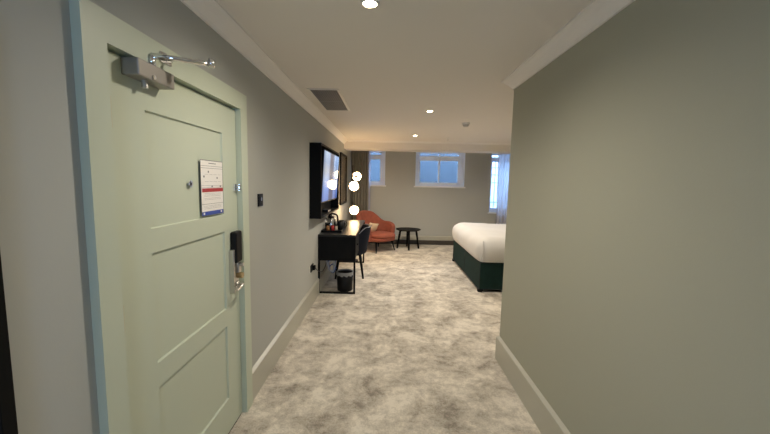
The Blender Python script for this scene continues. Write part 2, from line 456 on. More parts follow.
# closer: cover, pinion, folding arm, bracket
c = obj('door_closer', box(B(), (XD, 1.224, 1.942), (-.890, 1.427, 2.003)), M['closer'], r, bevel=.005)
k = B(); tube(k, [(-.925, 1.30, 1.915), (-.925, 1.30, 1.942)], .011, 12); tube(k, [(-.890, 1.30, 1.955), (-.886, 1.30, 1.955)], .009, 12); obj('adjuster', k, M['steel'], c)
k = B(); tube(k, [(-.918, 1.335, 2.003), (-.918, 1.335, 2.046)], .012, 14)
tube(k, [(-.918, 1.335, 2.045), (-.84, 1.392, 2.052), (-.750, 1.455, 2.056)], [.012, .010, .009], 10)
obj('main_arm', k, M['chrome'], c, smooth=True)
k = B(); tube(k, [(-.750, 1.455, 2.066), (-.82, 1.44, 2.064), (-.900, 1.418, 2.062)], [.008, .007, .007], 10); tube(k, [(-.750, 1.455, 2.044), (-.750, 1.455, 2.078)], .012, 14)
obj('fore_arm', k, M['chrome'], c, smooth=True)
k = B(); box(k, (cf, 1.385, 2.042), (cf+.006, 1.455, 2.084)); box(k, (cf+.006, 1.405, 2.052), (cf+.026, 1.431, 2.074)); obj('arm_bracket', k, M['chrome'], c, bevel=.002)
# peephole
k = B(); tube(k, [(XD, 1.662, 1.552), (XD+.002, 1.662, 1.552)], .017, 20); dobj('peephole', k, M['steel'], r)
k = B(); tube(k, [(XD+.002, 1.662, 1.552), (XD+.0025, 1.662, 1.552)], .006, 16); dobj('peephole_lens', k, M['black'], r)
# electronic lock
k = B(); box(k, (XD, 2.062, .868), (XD+.016, 2.140, 1.105)); lk = dobj('lock_plate', k, M['steel'], r, bevel=.006)
k = B(); box(k, (XD, 2.056, 1.050), (XD+.040, 2.146, 1.252)); dobj('lock_housing', k, M['black'], lk, bevel=.012, segs=3)
k = B(); tube(k, [(XD+.016, 2.105, 1.035), (XD+.030, 2.105, 1.035)], .026, 20); tube(k, [(XD+.03, 2.105, 1.035), (XD+.06, 2.105, 1.035)], .012, 14); dobj('thumb_turn_rose', k, M['steel'], lk, smooth=False)
k = B(); tube(k, [(XD+.016, 2.105, .905), (XD+.026, 2.105, .905)], .022, 20)
tube(k, spline([(XD+.026, 2.105, .905), (XD+.050, 2.105, .905), (XD+.056, 2.085, .902), (XD+.056, 2.03, .893), (XD+.052, 2.012, .900), (XD+.050, 2.006, .918)]), .008, 12)
dobj('lever_handle', k, M['steel'], lk, smooth=True)
k = B(); tube(k, [(XD+.016, 2.112, .962), (XD+.052, 2.112, .962)], .019, 18); dobj('thumb_turn', k, M['brass'], lk)
k = B(); box(k, (XD+.016, 2.092, .98), (XD+.036, 2.134, 1.045)); dobj('key_cylinder', k, M['steel'], lk, bevel=.006)
k = B(); box(k, (XD, 2.038, .865), (XD+.030, 2.056, 1.14)); dobj('edge_strip', k, M['steel'], lk, bevel=.003)
# security latch on the frame
k = B(); box(k, (XD+.001, 2.070, 1.505), (XD+.010, 2.114, 1.552)); box(k, (XD+.010, 2.085, 1.512), (XD+.030, 2.110, 1.524)); box(k, (XD+.010, 2.085, 1.534), (XD+.030, 2.110, 1.546)); tube(k, [(XD+.024, 2.098, 1.508), (XD+.024, 2.098, 1.55)], .005, 10)
obj('security_latch', k, M['chrome'], r, bevel=.001)
struct('trim_2', box(B(), (XL-T, 1.156, 0), (XD-.002, 2.098, .008)), M['black'], 'dark threshold strip under the entrance door', 'threshold')

# notice on the door
r = thing('door_notice', 'framed white safety notice with red and blue bands on the door', 'notice', (XD+.004, 1.869*K, 1.38))
n0, n1, nz0, nz1 = 1.752, 1.988, 1.378, 1.680
dobj('backing', box(B(), (XD+.0005, n0, nz0), (XD+.0010, n1, nz1)), M['ink'], r, bevel=.001)
e = .0035
dobj('sheet', box(B(), (XD+.0010, n0+e, nz0+e), (XD+.0013, n1-e, nz1-e)), M['paper'], r)
def nb(name, m, v0, v1, u0=0.0, u1=1.0, d=.0003):
    W, Hh = n1-n0-2*e, nz1-nz0-2*e
    return dobj(name, box(B(), (XD+.0013, n0+e+W*u0, nz0+e+Hh*(1-v1)), (XD+.0013+d, n0+e+W*u1, nz0+e+Hh*(1-v0))), m, r)
nb('blue_band', M['blue'], .93, 1.0); nb('red_band', M['red'], .505, .575, .03, 1)
for k in range(2): nb('logo_spot', M['paper'], .945, .985, (.06, .86)[k], (.12, .92)[k], .0006)
b = B(); W, Hh = n1-n0-2*e, nz1-nz0-2*e
def mark(v, u0, u1, h=.0018): box(b, (XD+.0013, n0+e+W*u0, nz0+e+Hh*(1-v)-h/2), (XD+.0015, n0+e+W*u1, nz0+e+Hh*(1-v)+h/2))
mark(.045, .34, .68, .004); mark(.095, 0, 1); mark(.135, 0, 1); mark(.455, 0, 1, .0012); mark(.49, .03, 1, .0012)
for v in (.60, .625, .65, .69, .715): mark(v, .12, .88, .0010)
mark(.795, 0, 1)
for v in (.83, .855, .88): mark(v, .1, .9, .0010)
for u, v in ((.1, .29), (.3, .2), (.7, .31), (.45, .475), (.85, .47)): mark(v, u, u+.05, .010)
for u in (.16, .36, .55, .75): mark(.25, u, u+.16, .0010); mark(.38, u, u+.16, .0010)
dobj('printed_text', b, M['ink'], r)

# switch beside the door
r = thing('wall_switch', 'small black switch plate on the left wall beyond the door', 'switch', (XL, 2.487, 1.43))
obj('plate', box(B(), (XL, 2.443, 1.383), (XL+.011, 2.531, 1.476)), M['black'], r, bevel=.003)
obj('button', box(B(), (XL+.011, 2.468, 1.40), (XL+.015, 2.506, 1.462)), mat('dark_blue_button', (.03, .035, .05), .25), r, bevel=.002)
obj('indicator', box(B(), (XL+.015, 2.484, 1.425), (XL+.0155, 2.497, 1.448)), mat('pale_symbol', (.3, .36, .5), .4), r)

# dark framed mirror at the near end of the left wall
r = thing('wall_mirror', 'tall mirror in a thin black frame at the near end of the left wall', 'mirror', (XL, .45, .1))
b = B(); a0, a1, c0, c1, w = .10, .785, .08, 1.95, .034
box(b, (XL, a0, c0), (XL+.025, a0+w, c1)); box(b, (XL, a1-w, c0), (XL+.025, a1, c1)); box(b, (XL, a0+w, c0), (XL+.025, a1-w, c0+w)); box(b, (XL, a0+w, c1-w), (XL+.025, a1-w, c1))
obj('mirror_frame', b, M['frame'], r, bevel=.002)
obj('mirror_glass', box(B(), (XL, a0+w, c0+w), (XL+.012, a1-w, c1-w)), M['mirror'], r)

# ------------------------------------------------------------------ ceiling fittings
r = thing('ceiling_vent', 'dark rectangular grille vent in the ceiling beside the left cornice', 'vent', (-.64, 3.78, H))
vx0, vx1, vy0, vy1 = -.792, -.486, 3.30, 4.255
b = B(); w = .022
box(b, (vx0, vy0, H-.010), (vx0+w, vy1, H)); box(b, (vx1-w, vy0, H-.010), (vx1, vy1, H)); box(b, (vx0+w, vy0, H-.010), (vx1-w, vy0+w, H)); box(b, (vx0+w, vy1-w, H-.010), (vx1-w, vy1, H))
obj('vent_frame', b, mat('vent_frame_grey', (.72, .69, .63), .5), r, bevel=.002)
obj('backing', box(B(), (vx0+w, vy0+w, H-.0012), (vx1-w, vy1-w, H-.0002)), mat('vent_void', (.012, .012, .012), .9), r)
b = B(); x = vx0+w+.018
while x < vx1-w: box(b, (x-.0022, vy0+w, H-.009), (x+.0022, vy1-w, H-.0012)); x += .022
y = vy0+w+.018
while y < vy1-w: box(b, (vx0+w, y-.0022, H-.009), (vx1-w, y+.0022, H-.0012)); y += .022
box(b, (vx0+w, (vy0+vy1)/2-.012, H-.0095), (vx1-w, (vy0+vy1)/2+.012, H-.0012))
obj('grille', b, mat('vent_grille_dark', (.26, .25, .22), .5), r)

def downlight(x, y, label, energy):
    r = thing('downlight', label, 'ceiling light', (x, y, H), 0, 'recessed ceiling downlights')
    b = lathe(B(), [(.034, -.001), (.034, -.006), (.044, -.007), (.047, -.003), (.047, 0)], (x, y, H), 28)
    obj('bezel', b, M['white'], r, smooth=True)
    obj('lamp', lathe(B(), [(0, -.004), (.033, -.004), (.033, -.001), (0, -.001)], (x, y, H), 24), M['dl'], r)
    ld = bpy.data.lights.new('downlight_beam', 'SPOT'); ld.energy = energy; ld.color = (1, .90, .77)
    ld.spot_size = math.radians(164); ld.spot_blend = .9; ld.shadow_soft_size = .035
    lo = bpy.data.objects.new('downlight_beam', ld); COL.objects.link(lo); lo.location = (0, 0, -.03); lo.parent = r
    return r
DLP = 60
downlight(-.107, 1.752, 'glowing recessed downlight in the corridor ceiling, nearest the door', DLP*.66)
downlight(.498, 4.207, 'glowing recessed downlight in mid ceiling past the vent', DLP*.98)
downlight(.489, 6.355, 'glowing recessed downlight closest to the bulkhead', DLP*1.5)
downlight(2.35, 4.3, 'recessed downlight added to light the bed, out of view behind the right wall', DLP*.36)  # unseen fitting, added to light the bed
downlight(2.35, 6.3, 'recessed downlight added for light beyond the bed, out of view behind the right wall', DLP*.45)  # unseen fitting, added for more light past the bed

downlight(-.05, -.9, 'recessed downlight added behind the viewer to brighten the corridor, out of view', DLP*.27)  # unseen fitting, added to brighten the near end of the right wall
r = thing('smoke_detector', 'round grey smoke detector on the bedroom ceiling', 'smoke detector', (1.115, 4.967, H))
obj('base', lathe(B(), [(0, 0), (.056, 0), (.056, -.022), (.050, -.026), (0, -.026)], (1.115, 4.967, H), 28), M['white'], r, smooth=False)
obj('sensor_head', lathe(B(), [(.044, -.026), (.044, -.034), (.034, -.052), (.026, -.055), (0, -.055)], (1.115, 4.967, H), 28), mat('detector_grey', (.5, .48, .44), .5), r)
r = thing('ceiling_sprinkler', 'tiny sprinkler head on the ceiling near the bulkhead', 'sprinkler', (1.148, 6.606, H))
obj('rose', lathe(B(), [(0, 0), (.026, 0), (.022, -.008), (0, -.008)], (1.148, 6.606, H), 20), M['white'], r)
b = B(); tube(b, [(1.148, 6.606, H-.008), (1.148, 6.606, H-.045)], .006, 10); lathe(b, [(0, -.045), (.016, -.045), (.016, -.048), (0, -.048)], (1.148, 6.606, H), 16)
obj('deflector', b, M['chrome'], r)

# ------------------------------------------------------------------ television in its box, picture
r = thing('television_surround', 'deep black box frame on the left wall around the television', 'frame', (XL, 4.85, 1.115))
ty0, ty1, tz0, tz1, tx = 4.085, 5.600, 1.115, 2.040, -.812
b = B(); w = .024
box(b, (XL, ty0, tz0), (tx, ty0+w, tz1)); box(b, (XL, ty1-w, tz0), (tx, ty1, tz1)); box(b, (XL, ty0+w, tz0), (tx, ty1-w, tz0+w)); box(b, (XL, ty0+w, tz1-w), (tx, ty1-w, tz1))
obj('side_panels', b, M['frame'], r, bevel=.002)
obj('back_panel', box(B(), (XL, ty0+w, tz0+w), (XL+.012, ty1-w, tz1-w)), M['blackm'], r)
# television, leaning slightly forward at the top
tvz = 1.295
r = thing('television', 'switched-on flat television showing a blue interior inside the black box', 'television', (-.868, 4.93, tvz))
ty, tth = (4.29, 5.555), math.radians(3.2)
def tilt(bm):
    bmesh.ops.rotate(bm, verts=bm.verts, cent=(-.846, 4.93, tvz), matrix=Matrix.Rotation(tth, 3, 'Y')); return bm
obj('housing', tilt(box(B(), (-.885, ty[0], tvz), (-.848, ty[1], tvz+.69))), M['black'], r, bevel=.004)
obj('screen', tilt(box(B(), (-.848, ty[0]+.012, tvz+.016), (-.846, ty[1]-.012, tvz+.678))), M['screen'], r)
obj('wall_bracket', box(B(), (XL+.012, 4.75, tvz+.12), (-.88, 5.1, tvz+.45)), M['blackm'], r)
r = thing('set_top_box', 'small dark box with a pale front on the ledge below the television', 'media box', (-.87, 4.9, tz0+w))
obj('case', box(B(), (-.92, 4.72, tz0+w), (-.84, 4.95, tz0+w+.035)), M['black'], r, bevel=.004)
obj('front_strip', box(B(), (-.84, 4.74, tz0+w+.008), (-.838, 4.93, tz0+w+.026)), mat('pale_front', (.35, .34, .34), .3), r)

r = thing('framed_picture', 'dark print in a black frame on the left wall by the curtain', 'picture', (XL, 7.15, 1.11))
py0, py1, pz0, pz1, px = 6.62, 7.58, 1.11, 2.15, XL+.035
b = B(); w = .035
box(b, (XL, py0, pz0), (px, py0+w, pz1)); box(b, (XL, py1-w, pz0), (px, py1, pz1)); box(b, (XL, py0+w, pz0), (px, py1-w, pz0+w)); box(b, (XL, py0+w, pz1-w), (px, py1-w, pz1))
obj('picture_frame', b, M['frame'], r, bevel=.003)
obj('print', box(B(), (XL, py0+w, pz0+w), (XL+.018, py1-w, pz1-w)), M['art'], r)

# ------------------------------------------------------------------ desk
dx0, dx1, dy0, dy1, dz = -.952, -.428, 4.580, 6.450, .842
r = thing('writing_desk', 'long dark desk with drawer box on black metal loop legs', 'desk', ((dx0+dx1)/2, (dy0+dy1)/2, 0))
obj('desk_top', box(B(), (dx0, dy0, dz-.028), (dx1, dy1, dz)), M['desktop'], r, bevel=.003)
b = B(); box(b, (dx0+.01, dy0+.012, .472), (dx1-.025, dy0+.66, dz-.028))
cb = obj('drawer_box', b, M['blackwood'], r, bevel=.003)
obj('apron', box(B(), (dx0+.01, dy0+.66, .73), (dx1-.03, dy1-.02, dz-.028)), M['blackwood'], r, bevel=.003)
obj('drawer_front', box(B(), (dx1-.025, dy0+.03, .487), (dx1-.008, dy0+.64, dz-.04)), M['blackwood'], r, bevel=.003)
k = B(); tube(k, [(dx1-.008, dy0+.30, .66), (dx1+.012, dy0+.30, .66)], .012, 14); obj('drawer_knob', k, M['blackm'], r)
for y in (dy0, dy1-.028):
    l = B(); t = .026
    box(l, (dx0, y, 0), (dx0+t, y+t, dz-.028)); box(l, (dx1-t, y, 0), (dx1, y+t, dz-.028)); box(l, (dx0+t, y, .0), (dx1-t, y+t, t))
    if y == dy0: box(l, (dx0+t, y, dz-.05), (dx1-t, y+t, dz-.028))
    obj('leg', l, M['blackm'], r, bevel=.002)

# tray with tea things
r = thing('serving_tray', 'low black tray with raised rim on the near end of the desk', 'tray', (-.795, 5.0, dz))
b = B(); a = (-.943, -.648, 4.76, 5.28)
box(b, (a[0], a[2], dz), (a[1], a[3], dz+.008))
for lo, hi in (((a[0], a[2]), (a[0]+.01, a[3])), ((a[1]-.01, a[2]), (a[1], a[3])), ((a[0], a[2]), (a[1], a[2]+.01)), ((a[0], a[3]-.01), (a[1], a[3]))):
    box(b, (*lo, dz+.008), (*hi, dz+.030))
obj('tray_body', b, M['black'], r, bevel=.002)
tz = dz+.008
kx, ky = -.850, 5.08
r = thing('kettle', 'steel kettle with black looped handle on the tray', 'kettle', (kx, ky, tz))
obj('base', lathe(B(), [(0, 0), (.078, 0), (.078, .016), (.070, .022), (0, .022)], (kx, ky, tz), 28), M['black'], r)
obj('body', lathe(B(), [(0, .022), (.074, .022), (.078, .04), (.072, .10), (.058, .165), (.052, .178), (0, .178)], (kx, ky, tz), 32), M['chrome'], r, smooth=True)
b = lathe(B(), [(.053, .178), (.052, .190), (.035, .204), (.012, .208), (.012, .220), (.008, .224), (0, .224)], (kx, ky, tz), 28); obj('lid', b, M['black'], r, smooth=True)
b = B(); tube(b, spline([(kx-.035, ky-.02, tz+.195), (kx-.01, ky-.03, tz+.235), (kx+.05, ky-.03, tz+.238), (kx+.092, ky-.028, tz+.215), (kx+.103, ky-.025, tz+.15), (kx+.095, ky-.022, tz+.075), (kx+.072, ky-.02, tz+.06)]), .012, 12)
obj('handle', b, M['black'], r, smooth=True)
b = B(); tube(b, [(kx-.055, ky+.01, tz+.12), (kx-.085, ky+.015, tz+.155), (kx-.098, ky+.017, tz+.165)], [.02, .013, .010], 12); obj('spout', b, M['chrome'], r, smooth=True)
def mug(x, y, label, rad, h, m, ang, first=None):
    if first is not None: return dup(first, (x, y, tz), label, ang)
    r = thing('mug', label, 'mug', (x, y, tz), ang, 'mugs on the tray')
    obj('cup', lathe(B(), [(0, 0), (rad*.85, 0), (rad*.97, .008), (rad, h), (rad-.004, h), (rad*.93, .01), (0, .01)], (0,0,0), 28), m, r, smooth=True, local=True)
    b = B(); tube(b, spline([(rad*.95, 0, h*.82), (rad+.022, 0, h*.80), (rad+.032, 0, h*.5), (rad+.020, 0, h*.24), (rad*.93, 0, h*.2)]), .005, 10)
    obj('handle', b, m, r, smooth=True, local=True)
    return r
g = mug(-.705, 5.04, 'glossy black mug in front at the right end of the tray', .050, .122, M['black'], .2)
mug(-.700, 5.195, 'glossy black mug tucked behind the front mug on the tray', .050, .122, M['black'], .5, g)
def sachet(x, y, m, label, a, h=.075, z=0.0):
    r = thing('sachet', label, 'sachet', (x, y, tz+z), a, 'drink sachets on the tray')
    b = B(); nx, nz_ = 5, 5
    for s in (1, -1):
        g = [[b.verts.new(((i/nx-.5)*.045, s*.009*math.sin(PI*i/nx)*math.sin(PI*j/nz_)+.012*j/nz_, j/nz_*h)) for j in range(nz_+1)] for i in range(nx+1)]
        for i in range(nx):
            for j in range(nz_): b.faces.new((g[i][j], g[i+1][j], g[i+1][j+1], g[i][j+1]))
    bmesh.ops.remove_doubles(b, verts=b.verts, dist=1e-5)
    o = obj('packet', b, m, r, smooth=True, local=True)
    b = B(); box(b, (-.0225, .010, h-.001), (.0225, .0125, h+.007)); obj('crimped_end', b, m, r, local=True)
    return r
sachet(-.800, 4.905, M['sachetr'], 'upright red drink sachet before the kettle', .2)
sachet(-.755, 4.93, M['kraft'], 'upright cream drink sachet right of the red one', -.3, .062)
sachet(-.868, 4.89, M['sachetb'], 'upright brown drink sachet left of the red one', .1, .068)
r = thing('glass_tumbler', 'clear glass tumbler at the left end of the tray', 'glass', (-.895, 4.99, tz))
obj('tumbler', lathe(B(), [(0, 0), (.030, 0), (.036, .11), (.033, .11), (.028, .008), (0, .008)], (-.895, 4.99, tz), 24), glass_mat('tumbler_glass', (.92, .95, .93)), r, smooth=True)
r.name = 'tumbler_set'; r.name = 'glass_tumbler'

# waste bin
bx, by = -.595, 4.775
r = thing('waste_bin', 'round black waste bin with pale liner under the desk', 'bin', (bx, by, 0))
obj('bin_body', lathe(B(), [(0, 0), (.108, 0), (.111, .01), (.121, .262), (.116, .262), (.107, .015), (0, .015)], (bx, by, 0), 36), M['black'], r, smooth=True)
b = B(); pr = []
seg = 36
for i, (rr, z) in enumerate([(.113, .18), (.117, .268), (.122, .281), (.1255, .270), (.1255, .228)]):
    pr.append([b.verts.new((bx+(rr+(.003*math.sin(k*2.7) if i > 2 else 0))*math.cos(2*PI*k/seg), by+(rr+(.003*math.sin(k*2.7) if i > 2 else 0))*math.sin(2*PI*k/seg), z+(.010*math.sin(k*1.9+.5) if i == 4 else 0))) for k in range(seg)])
for A, C in zip(pr, pr[1:]):
    for k in range(seg): b.faces.new((A[k], A[(k+1)%seg], C[(k+1)%seg], C[k]))
obj('bin_liner', b, M['bag'], r, smooth=True)

# socket and cables
r = thing('wall_socket', 'black wall socket with plug low on the left wall before the desk', 'socket', (XL, 4.19, .47))
obj('plate', box(B(), (XL, 4.125, .425), (XL+.010, 4.265, .515)), M['black'], r, bevel=.003)
obj('plug', box(B(), (XL+.010, 4.20, .435), (XL+.042, 4.25, .495)), M['black'], r, bevel=.008)
b = B(); tube(b, spline([(XL+.035, 4.25, .455), (XL+.05, 4.38, .38), (XL+.055, 4.62, .31), (XL+.06, 4.80, .33), (XL+.06, 4.98, .42), (XL+.05, 5.1, .47)]), .0045, 8)
obj('cord', b, M['black'], r, smooth=True)
b = B()
tube(b, spline([(-0.905, 4.87, 0.478), (-0.895, 4.88, 0.450), (-0.855, 4.89, 0.270), (-0.805, 4.90, 0.240), (-0.780, 4.91, 0.300), (-0.805, 4.92, 0.400), (-0.865, 4.92, 0.360), (-0.845, 4.93, 0.260), (-0.795, 4.93, 0.220), (-0.765, 4.93, 0.340), (-0.795, 4.94, 0.478)], 10), .008, 8)
tag(obj('cable_loop', b, M['cable_w'], smooth=True), 'pale grey cable hanging in loops below the desk drawer box', 'cable', 'cables below the desk')
b = B()
tube(b, spline([(-0.865, 4.95, 0.478), (-0.875, 4.95, 0.420), (-0.845, 4.96, 0.250), (-0.795, 4.97, 0.215), (-0.760, 4.97, 0.270), (-0.805, 4.97, 0.330), (-0.855, 4.98, 0.280), (-0.825, 4.98, 0.200), (-0.775, 4.98, 0.230), (-0.765, 4.99, 0.450), (-0.775, 4.99, 0.478)], 10), .007, 8)
tag(obj('cable_loop', b, M['cable_b'], smooth=True), 'blue cable hanging in a lower loop below the desk drawer box', 'cable', 'cables below the desk')

# ------------------------------------------------------------------ desk chair (faces the desk)
def shell(top, bot, rx, ry, amax, zbot, ztop, flare, nphi=40, nz_=10, front=1.0, lean=0.0):
    """upholstered tub shell; phi = 0 is the middle of the back (at -Y local), seat opens to +Y... local axes"""
    b = B(); g = []
    for i in range(nphi+1):
        ph = -amax + 2*amax*i/nphi
        zt = ztop(abs(ph)); zb = zbot(abs(ph)); col = []
        for j in range(nz_+1):
            t = j/nz_; z = zb + (zt-zb)*t
            k = 1 + flare*(z-.3)
            x = math.sin(ph)*rx*k; y = -math.cos(ph)*ry*k
            if y > 0: y *= front
            y -= lean*max(0, z-.45)*max(0, math.cos(ph))
            col.append(b.verts.new((x, y, z)))
        g.append(col)
    for i in range(nphi):
        for j in range(nz_): b.faces.new((g[i][j], g[i+1][j], g[i+1][j+1], g[i][j+1]))
    return b
def sstep(a, b, x):
    t = max(0, min(1, (x-a)/(b-a))); return t*t*(3-2*t)

def cushion(rx, ry, z0, z1, n=3.2, seg=40, crown=.02, yc=0.0):
    b = B(); rings = []
    prof = [(.0, z0), (.90, z0), (.97, z0+(z1-z0)*.12), (1.0, z0+(z1-z0)*.4), (1.0, z0+(z1-z0)*.65), (.97, z0+(z1-z0)*.88), (.90, z1), (.6, z1+crown*.7), (.0, z1+crown)]
    for f, z in prof:
        if f == 0: rings.append([b.verts.new((0, yc, z))]); continue
        rg = []
        for k in range(seg):
            a = 2*PI*k/seg; c, s = math.cos(a), math.sin(a)
            rr = (abs(c)**n + abs(s)**n) ** (-1/n)
            rg.append(b.verts.new((rx*f*rr*c, yc + ry*f*rr*s, z)))
        rings.append(rg)
    for A, C in zip(rings, rings[1:]):
        for k in range(seg):
            k2 = (k+1) % seg
            if len(A) == 1: b.faces.new((A[0], C[k2], C[k]))
            elif len(C) == 1: b.faces.new((A[k], A[k2], C[0]))
            else: b.faces.new((A[k], A[k2], C[k2], C[k]))
    return b

r = thing('desk_chair', 'navy velvet tub chair with black legs drawn up to the desk', 'chair', (-.595, 5.54, 0), PI/2+.10)
# local -Y is the back -> after rotation by 90 deg the back points to +X
b = shell(None, None, .255, .235, 1.75, lambda a: .40 + .04*sstep(.8, 1.7, a), lambda a:   .852 - .18*sstep(.7, 1.6, a) - .05*sstep(1.5, 1.75, a), .30, lean=.10)
obj('backrest', b, M['navy'], r, smooth=True, local=True, solid=.045, subsurf=1)
b = B(); pts = []
for i in range(41):
    ph = -1.75 + 3.5*i/40; a = abs(ph); z =   .852 - .18*sstep(.7, 1.6, a) - .05*sstep(1.5, 1.75, a); k = 1+.30*(z-.3)
    pts.append((math.sin(ph)*.278*k, -math.cos(ph)*.258*k - .10*(z-.45)*max(0, math.cos(ph)), z))
tube(b, pts, .005, 8); obj('piping', b, mat('grey_piping', (.22, .23, .27), .6), r, smooth=True, local=True)
obj('seat', cushion(.235, .24, .375, .465, yc=.03), M['navy'], r, smooth=True, local=True, subsurf=1)
for sx, sy in ((1, 1), (-1, 1), (1, -1), (-1, -1)):
    l = tube(B(), [(sx*.17, .02+sy*.17, .385), (sx*.215, .02+sy*.225, 0)], [.024, .015], 12)
    obj('leg', l, M['blackwood'], r, local=True, smooth=True)

# ------------------------------------------------------------------ armchair
r = thing('armchair', 'rust orange winged armchair with dark splayed legs by the curtain', 'armchair', (-.225, 7.74, 0), 0)
fa = math.atan2(-.70, .71)                   # facing direction
r.rotation_euler = (0, 0, fa - PI/2)         # local +Y is the front
AT = lambda a: .895 - .02*sstep(0, .5, a) -   .225*sstep(.42, 1.25, a) - .05*sstep(1.5, 2.0, a) + .0*sstep(1.2, 1.7, a) - .06*sstep(1.85, 2.05, a)
AB = lambda a: .27 - .02*sstep(.5, 1.5, a)
b = shell(None, None, .385, .350, 2.02, AB, AT, .26, nphi=52, nz_=12, front=1.15, lean=.24)
obj('shell', b, M['rust'], r, smooth=True, local=True, solid=.105, subsurf=1)
b = cushion(.355, .38, .245, .335, n=2.8, yc=.03, crown=0); obj('seat_base', b, M['rust'], r, smooth=True, local=True, subsurf=1)
b = cushion(.325, .35, .315, .415, n=3.0, yc=.075, crown=.025); obj('seat_cushion', b, M['rust'], r, smooth=True, local=True, subsurf=1)
for sx, sy in ((1, 1), (-1, 1), (1, -1), (-1, -1)):
    l = tube(B(), [(sx*.24, .02+sy*.21, .275), (sx*.30, .02+sy*.28, 0)], [.026, .016], 12)
    obj('leg', l, M['blackwood'], r, local=True, smooth=True)
# scatter cushion leaning on the back
def pillow(w, h, t):
    b = B(); n = 14; gs = []
    for s in (1, -1):
        g = [[b.verts.new(((i/n-.5)*w*(1-.05*math.sin(PI*j/n)), s*t*(math.sin(PI*i/n)*math.sin(PI*j/n))**.55, (j/n-.5)*h*(1-.05*math.sin(PI*i/n)))) for j in range(n+1)] for i in range(n+1)]
        for i in range(n):
            for j in range(n): b.faces.new((g[i][j], g[i+1][j], g[i+1][j+1], g[i][j+1]))
    bmesh.ops.remove_doubles(b, verts=b.verts, dist=1e-5)
    return b
fd = Vector((.66, -.75, 0)); sd = Vector((.75, .66, 0))
o = tag(obj('scatter_cushion', pillow(.40, .28, .065), M['cream'], smooth=True), 'small cream cushion leaning inside the orange armchair', 'cushion')
o.location = Vector((-.250, 7.76, .505)) - fd*.04 - sd*.09
o.rotation_euler = (math.radians(-24), math.radians(-10), fa - PI/2 + .25)

# ------------------------------------------------------------------ side table
cx, cy, th = .522, 8.00, .475
r = thing('side_table', 'small round black table with four splayed legs beside the armchair', 'table', (cx, cy, 0))
obj('table_top', lathe(B(), [(0, th-.026), (.275, th-.026), (.298, th-.014), (.300, th-.004), (.294, th), (0, th)], (cx, cy, 0), 48), M['blackwood'], r)
b = B(); box(b, (cx-.19, cy-.02, th-.06), (cx+.19, cy+.02, th-.026)); box(b, (cx-.02, cy-.19, th-.06), (cx+.02, cy-.02, th-.026)); box(b, (cx-.02, cy+.02, th-.06), (cx+.02, cy+.19, th-.026))
obj('cross_rail', b, M['blackwood'], r)
for a in range(4):
    a = a*PI/2 + .03
    l = tube(B(), [(cx+.19*math.cos(a), cy+.19*math.sin(a), th-.028), (cx+.262*math.cos(a), cy+.262*math.sin(a), 0)], [.027, .021], 14)
    obj('leg', l, M['blackwood'], r, smooth=True)

# ------------------------------------------------------------------ floor lamp with three globes
lx, ly = -.690, 6.60
r = thing('globe_floor_lamp', 'slim black floor lamp with three glowing globes behind the desk', 'lamp', (lx, ly, 0))
obj('base', lathe(B(), [(0, 0), (.13, 0), (.13, .012), (.02, .020), (0, .020)], (lx, ly, 0), 36), M['blackm'], r)
obj('pole', tube(B(), [(lx, ly, .018), (lx, ly, 1.90)], .009, 12), M['blackm'], r, smooth=True)
for gx, gy, gz, jz in ((-.637, 6.33, 1.497, 1.56), (-.640, 6.95, 1.69, 1.69), (-.655, 6.62, 1.018, 1.155)):
    a = B(); tube(a, [(lx, ly, jz), ((lx+gx)/2, (ly+gy)/2, jz), (gx, gy, jz)], .006, 10)
    if abs(jz-gz) > .01: tube(a, [(gx, gy, jz), (gx, gy, gz+.06)], .006, 10)
    tube(a, [(lx, ly, jz-.02), (lx, ly, jz+.02)], .013, 12)
    arm = obj('arm', a, M['blackm'], r, smooth=True)
    if abs(jz-gz) > .01:
        obj('globe_holder', lathe(B(), [(0, .10), (.022, .10), (.030, .075), (0, .075)], (gx, gy, gz), 20), M['blackm'], arm)
    else:
        b = B(); d = (Vector((gx, gy, gz)) - Vector((lx, ly, gz))).normalized()
        tube(b, [Vector((gx, gy, gz)) - d*.098, Vector((gx, gy, gz)) - d*.078], [.022, .034], 18); obj('globe_holder', b, M['blackm'], arm)
    obj('globe', sphere(B(), (gx, gy, gz), .087, 32), M['bulb'], r, smooth=True)

# ------------------------------------------------------------------ curtains
def drape(x0, x1, zb, zt, y, amp, waves, seed, nx=160, nz_=24, flare=0.0, rag=0.0):
    b = B(); g = []
    rnd = random.Random(seed); ph = [rnd.uniform(0, 6) for _ in range(4)]
    for i in range(nx+1):
        u = i/nx; col = []
        for j in range(nz_+1):
            v = j/nz_
            a = 2*PI*waves*u
            yy = y + amp*(math.sin(a+.5*math.sin(a*.37+ph[0])) + .35*math.sin(a*1.9+ph[1])) * (1 + .35*(1-v))
            xx = x0 + (x1-x0)*u + flare*(1-v)*(u-.5) + .012*math.sin(2*a+ph[2])*(1-v*.5) + rag*(1-v)*(1-u)
            col.append(b.verts.new((xx, yy, zb + (zt-zb)*v)))
        g.append(col)
    for i in range(nx):
        for j in range(nz_): b.faces.new((g[i][j], g[i+1][j], g[i+1][j+1], g[i][j+1]))
    return b
r = thing('curtain', 'dark olive full-length curtain gathered against the left wall', 'curtain', (-.72, 8.42, 0))
obj('drape', drape(-.920, -.49, .02, 2.38, 8.42, .030, 6, 3), M['curt'], r, smooth=True, solid=.006)
obj('curtain_track', box(B(), (-.94, 8.405, 2.385), (-.10, 8.435, 2.41)), M['white'], r)
r = thing('sheer_curtain', 'thin white voile strip hanging beside the dark curtain', 'curtain', (-.46, 8.50, 0))
obj('voile', drape(-.505, -.445, .6, 2.38, 8.50, .010, 2, 9, nx=40), M['sheer'], r, smooth=True)
